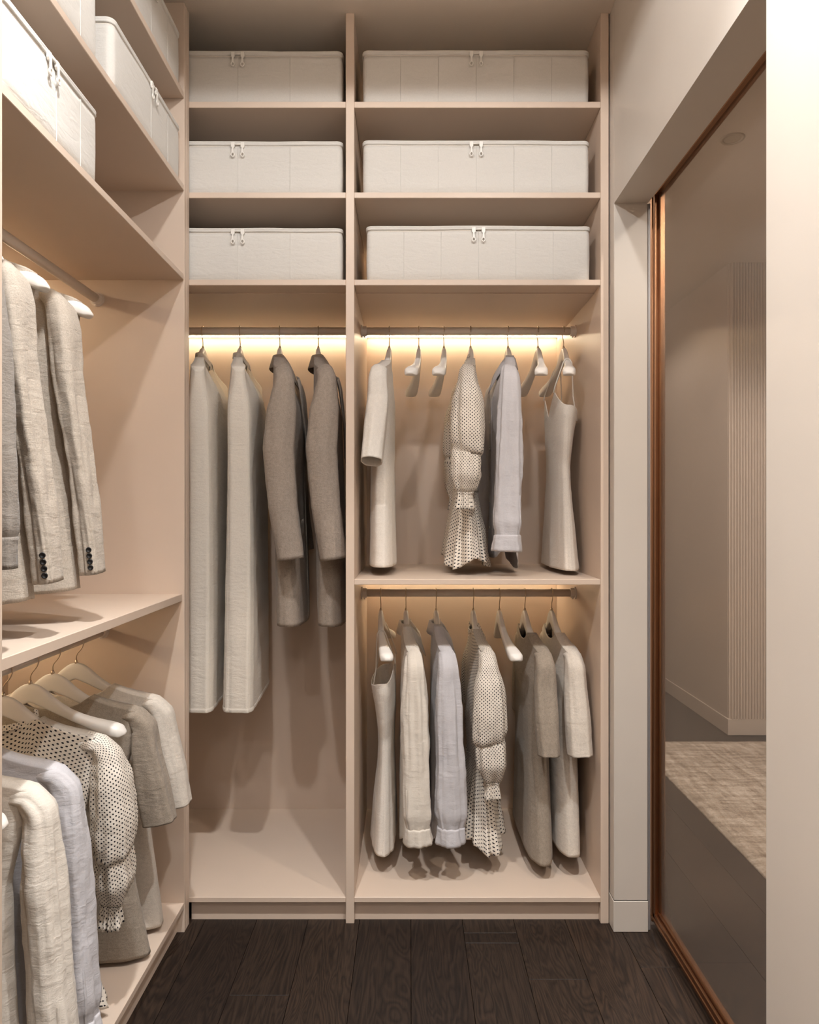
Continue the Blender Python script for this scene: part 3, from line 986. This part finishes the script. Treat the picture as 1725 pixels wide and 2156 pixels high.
def sleeve_pair(keys, **kw):
    out = []
    for sd in (1, -1):
        k2 = dict(kw); k2['seed'] = kw.get('seed', 2.0) + (7 if sd < 0 else 0)
        out.append(Sleeve(keys, side=sd, **k2))
    return out

# --- wool dress with boat neck and elbow sleeves
def build_wool(kind, zh, mat, sl_v, seed, hem_w=0.222, eu=.256):
    b = Body([(0, 0, .01, .214, .03, .03), (.1, 0, .014, .200, .040, .034), (.25, 0, .016, .176, .042, .036), (.5, 0, .018, .182, .042, .036), (.75, 0, .020, .203, .042, .040), (1, 0, .02, hem_w, .043, .042)],
             zh, neckw=.088, neckf=.050, neckb=.036, n=2.7, folds=(.008, 3.2), wr=.0012, seed=seed, pad=.004)
    parts = [('body', b.mesh('body', 0.0035), mat, [])]
    keys = shead() + [(.3, .225, .028, -.21, .034, .034), (.6, .240 + (eu - .256) * .35, .024 + sl_v * .5, -.30, .041, .036), (1, eu, .022 + sl_v, -.408, .041, .033)]
    for s in sleeve_pair(keys, n=2.4, folds=(.006, 2.4), wr=.001, seed=seed):
        parts.append(('sleeve', s.mesh('sleeve', 0.0032), mat, []))
    garment(kind, parts)
build_wool('white_wool', -0.733, 'white_wool', .024, 3.1, eu=.284)
build_wool('beige_wool', -0.736, 'beige_wool', .014, 5.7)
build_wool('brown_wool', -0.758, 'brown_wool', .008, 9.2, .232)

# --- long sleeved linen shirt with collar
def build_shirt(kind, mat, seed):
    b = Body([(0, 0, .01, .213, .03, .03), (.12, 0, .016, .192, .040, .034), (.3, 0, .018, .170, .041, .037), (.6, 0, .018, .172, .040, .038), (1, 0, .018, .180, .041, .041)],
             zh_shirt, neckw=.058, neckf=.040, neckb=.016, n=2.5, folds=(.011, 4.2), wr=.0016, seed=seed, pad=.004)
    parts = [('body', b.mesh('body', 0.0014), mat, [])]
    parts.append(('placket', b.patch('placket', math.pi / 2 - .13, math.pi / 2 + .13, .06, .99, .0025, 6, 50, .001), mat, []))
    parts.append(('back_yoke', b.patch('back_yoke', math.pi * 1.5 - 1.28, math.pi * 1.5 + 1.28, .03, .16, .0018, 40, 10), mat, []))
    parts.append(('collar', collar_mesh(.052, .025, .011, -.066, .032, .040, .009, .044, .20, tips=.038), mat, []))
    for i in range(6):
        t = .14 + .14 * i
        p = b.pt(math.pi / 2, t, .003)
        parts.append(('button', (BTNS, p, Vector((0, 1, 0))), 'pearl', []))
    keys = shead(.217, .028, .024) + [(.35, .230, .029, -.29, .031, .038), (.65, .238, .033, -.48, .033, .042), (.84, .243, .036, -.595, .034, .045), (.90, .244, .036, -.628, .027, .036), (.93, .244, .036, -.64, .027, .037), (1, .245, .038, -.682, .030, .042)]
    for s in sleeve_pair(keys, n=2.2, folds=(.011, 4.2), wr=.0026, seed=seed + 1):
        subs = [('cuff', s.band('cuff', .905, 1.0, .0035), mat, [])]
        # sleeve vent: a narrow stitched strip running up from the cuff
        G = [[s.pt(-math.pi * .5 + .8 + w * .09, t, .0028 if abs(w) < .9 else .0004) for w in (-1, -.5, 0, .5, 1)] for t in np.linspace(.70, .905, 16)]
        subs.append(('sleeve_vent', grid_mesh('sleeve_vent', G, False, lambda j, i: (i * .003, j * .006), .0), mat, []))
        parts.append(('sleeve', s.mesh('sleeve', 0.0014), mat, subs))
    garment(kind, parts)
build_shirt('cream_shirt', 'cream_linen', 12.3)
build_shirt('blue_shirt', 'blue_linen', 17.9)

# --- dotted dress with balloon sleeves and ruffled skirt
def zh_dots(th): return -0.725 - .018 * math.sin(th * 3 + .6)
def build_dots():
    b = Body([(0, 0, .01, .210, .03, .03), (.12, 0, .018, .190, .044, .036), (.3, 0, .02, .168, .05, .046), (.5, 0, .02, .140, .044, .04), (.62, 0, .02, .128, .036, .034), (.68, 0, .02, .134, .04, .04), (.82, 0, .02, .170, .056, .056), (1, 0, .02, .205, .072, .070)],
             zh_dots, neckw=.072, neckf=.055, neckb=.030, n=2.3, folds=(.018, 5.0), wr=.0024, seed=23.4, hemwave=.011, pad=.003)
    parts = [('body', b.mesh('body', 0.0012), 'dots', [])]
    # gathered stand-up neck frill
    G = []
    for j in range(7):
        row = []
        for i in range(96):
            th = 2 * math.pi * i / 96
            r = 1.0 + .06 * (j / 6) * math.sin(th * 24) - .10 * (j / 6)
            x = .072 * math.cos(th) * r; front = math.sin(th) > 0
            q = abs(math.sin(th))
            z = htop(.072) + .003 - (.055 if front else .030) * q + .014 * j / 6 - .002
            row.append(Vector((x, .012 + .030 * math.sin(th) * r + hbow(.07) * .0, z)))
        G.append(row)
    parts.append(('neck_frill', grid_mesh('neck_frill', G, True, lambda j, i: (i * .0052, -j * .0025), .001), 'dots', []))
    # waist drawstring channel
    G = [[b.pt(2 * math.pi * i / 96, .615 + .02 * j / 5, .0035 if 0 < j < 5 else .0005) for i in range(96)] for j in range(6)]
    parts.append(('waistband', grid_mesh('waistband', G, True, lambda j, i: (i * .006, -j * .003), .0), 'dots', []))
    keys = shead(.212, .028, .030) + [(.3, .226, .029, -.21, .040, .047), (.5, .233, .030, -.315, .046, .053), (.60, .233, .031, -.362, .043, .050), (.645, .228, .032, -.374, .033, .042), (.69, .230, .034, -.388, .037, .045), (.80, .234, .036, -.445, .039, .045), (.885, .226, .038, -.492, .026, .030), (.90, .224, .038, -.50, .016, .019), (.93, .224, .038, -.512, .017, .020), (1, .224, .038, -.552, .022, .026)]
    for s in sleeve_pair(keys, n=2.1, folds=(.010, 4.0), wr=.0030, seed=26.0, sm=1, skew=.05):
        subs = []
        G = [[s.pt(2 * math.pi * i / 60, t, .0025 + (.0035 * math.sin(i * 2 * math.pi / 60 * 15)) * (t - .90) / .1) for i in range(60)] for t in np.linspace(.895, 1.0, 8)]
        subs.append(('cuff_frill', grid_mesh('cuff_frill', G, True, lambda j, i: (i * .004, -j * .007), .001), 'dots', []))
        parts.append(('sleeve', s.mesh('sleeve', 0), 'dots', subs))
    garment('dotted_dress', parts)
build_dots()

# --- strap dress
def strap_top(x, front):
    ax = abs(x)
    if front:
        # two triangular cups with their points at the straps
        if ax < .085: return -.165 - .075 * (1 - ax / .085) ** 1.2
        return -.165 - .052 * ((ax - .085) / .065) ** 0.9
    return -.238 + .021 * (ax / .15) ** 3
def build_strap():
    b = Body([(0, 0, .018, .150, .034, .050), (.06, 0, .018, .152, .035, .045), (.2, 0, .018, .142, .034, .032), (.36, 0, .018, .126, .030, .025), (.5, 0, .018, .140, .030, .026), (.75, 0, .018, .172, .036, .040), (1, 0, .018, .200, .040, .050)],
             -.745, n=2.4, folds=(.010, 4.0), wr=.0014, seed=31.0, ztop=strap_top)
    parts = [('body', b.mesh('body', 0.0022), 'strap_satin', [])]
    for sd in (1, -1):
        u = .085 * sd
        zt = htop(u) + .0022
        y0 = hbow(u)
        w = hwid(u) + .002
        pts = [(u, .018 + .034, -.168), (u, .018 + .030, -.15), (u, y0 + w + .001, zt - .012), (u, y0 + w * .6, zt - .001), (u, y0, zt + .001), (u, y0 - w * .6, zt - .001), (u, y0 - w - .001, zt - .012), (u * 1.02, -.012, -.18), (u * 1.04, -.024, -.262)]
        parts.append(('strap', from_bm(poly_tube(pts, .0022, 8), 'strap', True), 'strap_satin', []))
    # side seam
    for th in (0.0, math.pi):
        parts.append(('side_seam', b.patch('side_seam', th - .05, th + .05, .03, .995, .0012, 4, 50), 'strap_satin', []))
    garment('strap_dress', parts)
build_strap()

# --- long sleeveless linen robe
def build_robe():
    b = Body([(0, 0, .016, .214, .04, .03), (.05, 0, .022, .214, .044, .034), (.12, 0, .026, .212, .046, .040), (.35, 0, .028, .204, .046, .044), (.7, 0, .028, .206, .048, .050), (1, 0, .028, .216, .050, .056)],
             -1.185, neckw=.050, neckf=.040, neckb=.006, n=5.5, folds=(.010, 3.0), wr=.0014, seed=41.0, topfade=.12, seg=128, pad=.004)
    parts = [('body', b.mesh('body', 0.0022), 'robe_linen', [])]
    parts.append(('collar', collar_mesh(.044, .016, .004, -.044, .026, .020, .003, .03, .3, tips=.01), 'robe_linen', []))
    for th in (.42, -.42, math.pi - .42, math.pi + .42):
        parts.append(('panel_seam', b.patch('panel_seam', th - .012, th + .012, .07, .998, .0016, 3, 70), 'robe_linen', []))
    G = [[b.pt(2 * math.pi * i / 128, .988 + .0125 * j / 4, .0014 if 0 < j < 4 else .0002) for i in range(128)] for j in range(5)]
    parts.append(('hem_band', grid_mesh('hem_band', G, True, lambda j, i: (i * .006, -j * .004), 0), 'robe_linen', []))
    garment('robe', parts)
build_robe()

# --- wool coat with collar, lapels and long sleeves
def build_coat():
    b = Body([(0, 0, .014, .214, .03, .03), (.08, 0, .022, .206, .044, .036), (.25, 0, .030, .186, .052, .040), (.5, 0, .034, .184, .052, .042), (.8, 0, .042, .192, .050, .044), (1, 0, .046, .198, .048, .044)],
             -.922, neckw=.062, neckf=.11, neckb=.012, n=3.2, folds=(.008, 3.0), wr=.0014, seed=51.0, pad=.005)
    parts = [('body', b.mesh('body', 0.0035), 'coat_wool', [])]
    parts.append(('collar', collar_mesh(.060, .027, .013, -.062, .034, .046, .012, .05, .42, tips=.02), 'coat_wool', []))
    # lapels: two folded leaves down the front
    for sd in (1, -1):
        G = []
        for j in range(25):
            q = j / 24
            z = -.105 - .27 * q
            wmax = (.074 * (1 - q) ** .8 + .006) * (1.0 if q > .16 else .62 + .38 * q / .16)
            row = []
            for i in range(9):
                a = i / 8
                x = .012 + .034 * (1 - q) + wmax * a
                t = max(0.02, min(1, (z + .07) / (-.85)))
                yb = b.par(t)
                ysurf = yb[1] + yb[3] * (max(0.0, 1 - (x / yb[2]) ** 3.2)) ** (1 / 3.2)
                row.append(Vector((sd * x, ysurf + .006 + .012 * math.sin(a * math.pi * .8) * (1 - .4 * q), z - .02 * a)))
            G.append(row)
        parts.append(('lapel', grid_mesh('lapel', G, False, lambda j, i: (i * .008, -j * .011), .003), 'coat_wool', []))
    # front edge and pocket flaps
    parts.append(('front_edge', b.patch('front_edge', math.pi / 2 - .12, math.pi / 2 + .02, .38, .995, .003, 6, 50, .002), 'coat_wool', []))
    for th in (.95, math.pi - .95):
        parts.append(('pocket_flap', b.patch('pocket_flap', th - .26, th + .26, .60, .66, .004, 12, 8, .002), 'coat_wool', []))
    keys = shead(.217, .034, .030, .004) + [(.3, .232, .030, -.25, .039, .047), (.5, .242, .022, -.37, .042, .049), (.75, .250, .036, -.54, .040, .046), (1, .252, .060, -.705, .036, .041)]
    for s in sleeve_pair(keys, n=2.4, folds=(.004, 2.6), wr=.0016, seed=53.0):
        subs = [('lining', s.band('lining', .955, .998, -.006), 'dark_lining', [])]
        parts.append(('sleeve', s.mesh('sleeve', 0.003), 'coat_wool', subs))
    garment('coat', parts)
build_coat()

# --- tailored blazer
def zh_blazer(th): return -.722 - .012 * abs(math.sin(th))
def build_blazer():
    b = Body([(0, 0, .004, .190, .03, .03), (.08, 0, .004, .186, .050, .046), (.22, 0, .002, .172, .062, .056), (.5, 0, .0, .168, .058, .050), (.75, 0, .0, .182, .060, .056), (1, 0, .0, .196, .060, .062)],
             zh_blazer, neckw=.060, neckf=.10, neckb=.008, n=2.6, folds=(.009, 3.0), wr=.0012, seed=61.0, pad=.005)
    parts = [('body', b.mesh('body', 0.0025), 'blazer', [])]
    parts.append(('collar', collar_mesh(.052, .024, .004, -.060, .026, .042, .010, .05, .5, tips=.01), 'blazer', []))
    # back vent: an overlapping flap at the hem
    parts.append(('back_vent', b.patch('back_vent', math.pi * 1.5 - .02, math.pi * 1.5 + .20, .76, 1.0, .0045, 6, 24, .002), 'blazer', []))
    parts.append(('centre_seam', b.patch('centre_seam', math.pi * 1.5 - .012, math.pi * 1.5 + .012, .05, .76, .0012, 3, 50), 'blazer', []))
    for sd in (1, -1):
        G = []
        for j in range(21):
            q = j / 20
            z = -.10 - .24 * q
            row = []
            for i in range(7):
                a = i / 6
                x = .010 + .034 * (1 - q) + (.07 * (1 - q) ** .8 + .004) * a
                t = max(0.02, min(1, (z + .07) / (-.65)))
                yb = b.par(t)
                ys = yb[1] + yb[3] * (max(0.0, 1 - (x / yb[2]) ** 2.6)) ** (1 / 2.6)
                row.append(Vector((sd * x, ys + .005 + .008 * math.sin(a * math.pi * .8), z)))
            G.append(row)
        parts.append(('lapel', grid_mesh('lapel', G, False, lambda j, i: (i * .008, -j * .011), .002), 'blazer', []))
    keys = [(0, .130, -.006, -.100, .012, .024), (.04, .152, -.010, -.110, .020, .034), (.09, .168, -.014, -.132, .025, .040), (.16, .176, -.018, -.17, .027, .042), (.30, .184, -.022, -.26, .026, .038), (.45, .196, -.022, -.36, .023, .033), (.62, .209, -.016, -.465, .020, .030), (.82, .222, -.006, -.59, .019, .029), (1, .231, .0, -.692, .018, .029)]
    for s in sleeve_pair(keys, n=2.7, folds=(.009, 2.6), wr=.0022, seed=63.0):
        subs = []
        for i in range(4):
            t = .905 + .022 * i
            th = -math.pi * .5 + .30
            p = s.pt(th, t, .0005); q = s.pt(th, t, .01)
            subs.append(('button', (BTN, p, q - p), 'button', []))
        parts.append(('sleeve', s.mesh('sleeve', 0.002), 'blazer', subs))
    garment('blazer', parts)
build_blazer()

# --- grey jersey sweatshirt
def build_sweat():
    b = Body([(0, 0, .006, .200, .03, .03), (.1, 0, .006, .190, .034, .030), (.4, 0, .006, .176, .034, .030), (.86, 0, .006, .178, .036, .032), (.9, 0, .006, .168, .030, .028), (1, 0, .006, .168, .030, .028)],
             -.62, neckw=.075, neckf=.06, neckb=.02, n=2.6, folds=(.008, 3.4), wr=.0012, seed=71.0, pad=.004)
    parts = [('body', b.mesh('body', 0.002), 'jersey', [])]
    keys = [(0, .140, .0, -.100, .010, .018), (.06, .172, .0, -.112, .020, .024), (.14, .194, .0, -.14, .026, .028), (.4, .210, -.002, -.29, .030, .030), (.7, .222, -.002, -.48, .030, .029), (.88, .227, 0, -.592, .029, .028), (.91, .227, 0, -.606, .024, .023), (1, .229, 0, -.655, .023, .022)]
    for s in sleeve_pair(keys, n=2.3, folds=(.006, 3.0), wr=.0016, seed=73.0):
        n = 72
        G = [[s.pt(2 * math.pi * i / n, t, .0016 + .0009 * (1 if i % 2 else -1)) for i in range(n)] for t in np.linspace(.90, 1.0, 8)]
        subs = [('rib_cuff', grid_mesh('rib_cuff', G, True, lambda j, i: (i * .003, -j * .008), .001), 'jersey', [])]
        parts.append(('sleeve', s.mesh('sleeve', 0.002), 'jersey', subs))
    garment('sweatshirt', parts)
build_sweat()

def add_parts(parent, parts):
    for nm, me, mt, subs in parts:
        if isinstance(me, tuple):
            put_button(parent, me[0], me[1], me[2], M[mt])
            continue
        o = link(nm, me, M[mt], parent)
        if subs: add_parts(o, subs)

def hang(kind, name, cat, loc, rz, label, group=None, zs=1.0, ys=1.0):
    e = empty(name, loc, rz); tag(e, label, cat, group)
    e.scale = (1, ys, zs)
    add_parts(e, GAR[kind])
    return e

R90 = math.pi / 2
def rodpos(px, y, z): return Vector(((px - CXP) / F_PX * y, y, z - HEADDZ))

# lower right compartment: fronts face right
LR = [(802, None), (855, None), (918.6, None), (996.8, None), (1051.8, None), (1105.4, None), (1168, None)]
where = 'on the rear wardrobe lower right rod'
lr_items = [
    (802, 'strap_dress', 'strap_dress', 'dress', 'cream strap dress at the left end of the rear wardrobe lower right rod', 1.0, 'pale hanger holding the cream strap dress, first from the left on the lower right rod'),
    (855, 'cream_shirt', 'linen_shirt', 'shirt', 'cream long-sleeved linen shirt hanging on the rear wardrobe lower right rod', 1.0, 'pale hanger inside the cream shirt on the rear wardrobe lower right rod'),
    (918.6, 'blue_shirt', 'linen_shirt', 'shirt', 'pale blue-grey linen shirt next to the cream shirt on the lower right rod', 1.0, 'pale hanger inside the blue-grey shirt on the rear wardrobe lower right rod'),
    (996.8, 'dotted_dress', 'dotted_dress', 'dress', 'black-dotted cream dress with puffed sleeves in the rear wardrobe lower right compartment', 1.0, 'pale hanger inside the dotted dress on the rear wardrobe lower right rod'),
    (1051.8, None, None, None, None, 1, 'bare pale hanger between the dotted dress and brown wool dress on the lower right rod'),
    (1105.4, 'brown_wool', 'wool_dress', 'dress', 'dark taupe wool dress with elbow sleeves on the rear wardrobe lower right rod', 1.0, 'pale hanger inside the dark taupe wool dress on the lower right rod'),
    (1162, 'beige_wool', 'wool_dress', 'dress', 'light beige wool dress at the right end of the rear wardrobe lower right rod', 1.0, 'pale hanger inside the light beige wool dress at the right end of the lower rod'),
]
for px, kind, nm, cat, lab, zs, hl in lr_items:
    p = rodpos(px, RODY, RODZ2)
    hanger(p, -R90, hl)
    if kind: hang(kind, nm, cat, p, -R90, lab, None, zs)

# upper right compartment: fronts face left
ur_items = [
    (820, 'white_wool', 'wool_dress', 'dress', 'off-white wool dress with open elbow sleeve at the left end of the upper right rod', 'white hanger inside the off-white wool dress on the upper right rod'),
    (882, None, None, None, None, 'bare white hanger right beside the off-white wool dress on the upper right rod'),
    (935, None, None, None, None, 'bare white hanger just left of the dotted dress on the upper right rod'),
    (991, 'dotted_dress', 'dotted_dress', 'dress', 'black-dotted cream dress with puffed sleeves in the rear wardrobe upper right compartment', 'white hanger inside the dotted dress on the upper right rod'),
    (1070, 'blue_shirt', 'linen_shirt', 'shirt', 'pale blue-grey linen shirt beside the dotted dress on the upper right rod', 'white hanger inside the blue-grey shirt on the upper right rod'),
    (1133, None, None, None, None, 'bare white hanger between the blue-grey shirt and strap dress on the upper right rod'),
    (1187, 'strap_dress', 'strap_dress', 'dress', 'cream strap dress at the right end of the rear wardrobe upper right rod', 'white hanger holding the cream strap dress at the right end of the upper rod'),
]
for px, kind, nm, cat, lab, hl in ur_items:
    p = rodpos(px, RODY, RODZ)
    hanger(p, R90, hl)
    if kind: hang(kind, nm, cat, p, R90, lab)

# tall left compartment of the rear wardrobe
bl_items = [
    (427.5, 'robe', 'linen_robe', 'robe', 'long cream linen robe beside the left wardrobe end panel', 'pale hanger inside the long cream robe nearest the end panel'),
    (506, 'robe', 'linen_robe', 'robe', 'long cream linen robe hanging next to the taupe wool coats', 'pale hanger inside the long cream robe next to the taupe coats'),
    (589.5, 'coat', 'wool_coat', 'coat', 'taupe wool coat hanging next to the long cream robes', 'pale hanger inside the taupe coat next to the cream robes'),
    (670.6, 'coat', 'wool_coat', 'coat', 'taupe wool coat hanging against the wardrobe divider', 'pale hanger inside the taupe coat against the wardrobe divider'),
]
for px, kind, nm, cat, lab, hl in bl_items:
    p = rodpos(px, RODY, RODZ)
    rz = -R90 + math.radians(4.5)
    hanger(p, rz, hl)
    hang(kind, nm, cat, p, rz, lab)

# left wardrobe, lower rod: backs face the viewer
ll_items = [
    (1.150, 'strap_dress', 'strap_dress', 'dress', 'cream strap dress at the near end of the left wardrobe lower rod', .86, 'pale hanger holding the cream strap dress at the near end of the left lower rod'),
    (1.250, 'cream_shirt', 'linen_shirt', 'shirt', 'cream long-sleeved linen shirt nearest the viewer on the left wardrobe lower rod', .95, 'pale hanger inside the cream shirt on the left wardrobe lower rod'),
    (1.350, 'blue_shirt', 'linen_shirt', 'shirt', 'pale blue-grey linen shirt behind the cream shirt on the left wardrobe lower rod', .95, 'pale hanger inside the blue-grey shirt on the left wardrobe lower rod'),
    (1.538, 'dotted_dress', 'dotted_dress', 'dress', 'black-dotted cream dress with puffed sleeves on the left wardrobe lower rod', .96, 'pale hanger inside the dotted dress on the left wardrobe lower rod'),
    (1.648, None, None, None, None, 1, 'bare pale hanger between the dotted dress and wool dress on the left lower rod'),
    (1.751, 'brown_wool', 'wool_dress', 'dress', 'dark taupe wool dress with elbow sleeves on the left wardrobe lower rod', .945, 'pale hanger inside the dark taupe wool dress on the left lower rod'),
    (1.875, 'beige_wool', 'wool_dress', 'dress', 'light beige wool dress at the far end of the left wardrobe lower rod', .97, 'pale hanger inside the beige wool dress at the far end of the left lower rod'),
]
for y, kind, nm, cat, lab, zs, hl in ll_items:
    p = Vector((LRX2 - 0.003, y, LRZ2 - HEADDZ))
    hanger(p, 0, hl)
    if kind: hang(kind, nm, cat, p, 0, lab, None, zs, 0.55 if y < 1.2 else 1.0)

# left wardrobe, upper rod
ul_items = [
    (1.160, 'sweatshirt', 'sweatshirt', 'sweatshirt', 'grey jersey sweatshirt with ribbed cuff at the near end of the left upper rod', 'white hanger inside the grey sweatshirt on the left upper rod'),
    (1.315, 'blazer', 'linen_blazer', 'blazer', 'beige linen blazer next to the grey sweatshirt on the left upper rod', 'white hanger inside the blazer next to the grey sweatshirt'),
    (1.500, 'blazer', 'linen_blazer', 'blazer', 'beige linen blazer farthest along the left wardrobe upper rod', 'white hanger with bare tip inside the farthest blazer on the left upper rod'),
]
for y, kind, nm, cat, lab, hl in ul_items:
    p = Vector((LRX - 0.003, y, LRZ - HEADDZ))
    hanger(p, 0, hl)
    hang(kind, nm, cat, p, 0, lab)
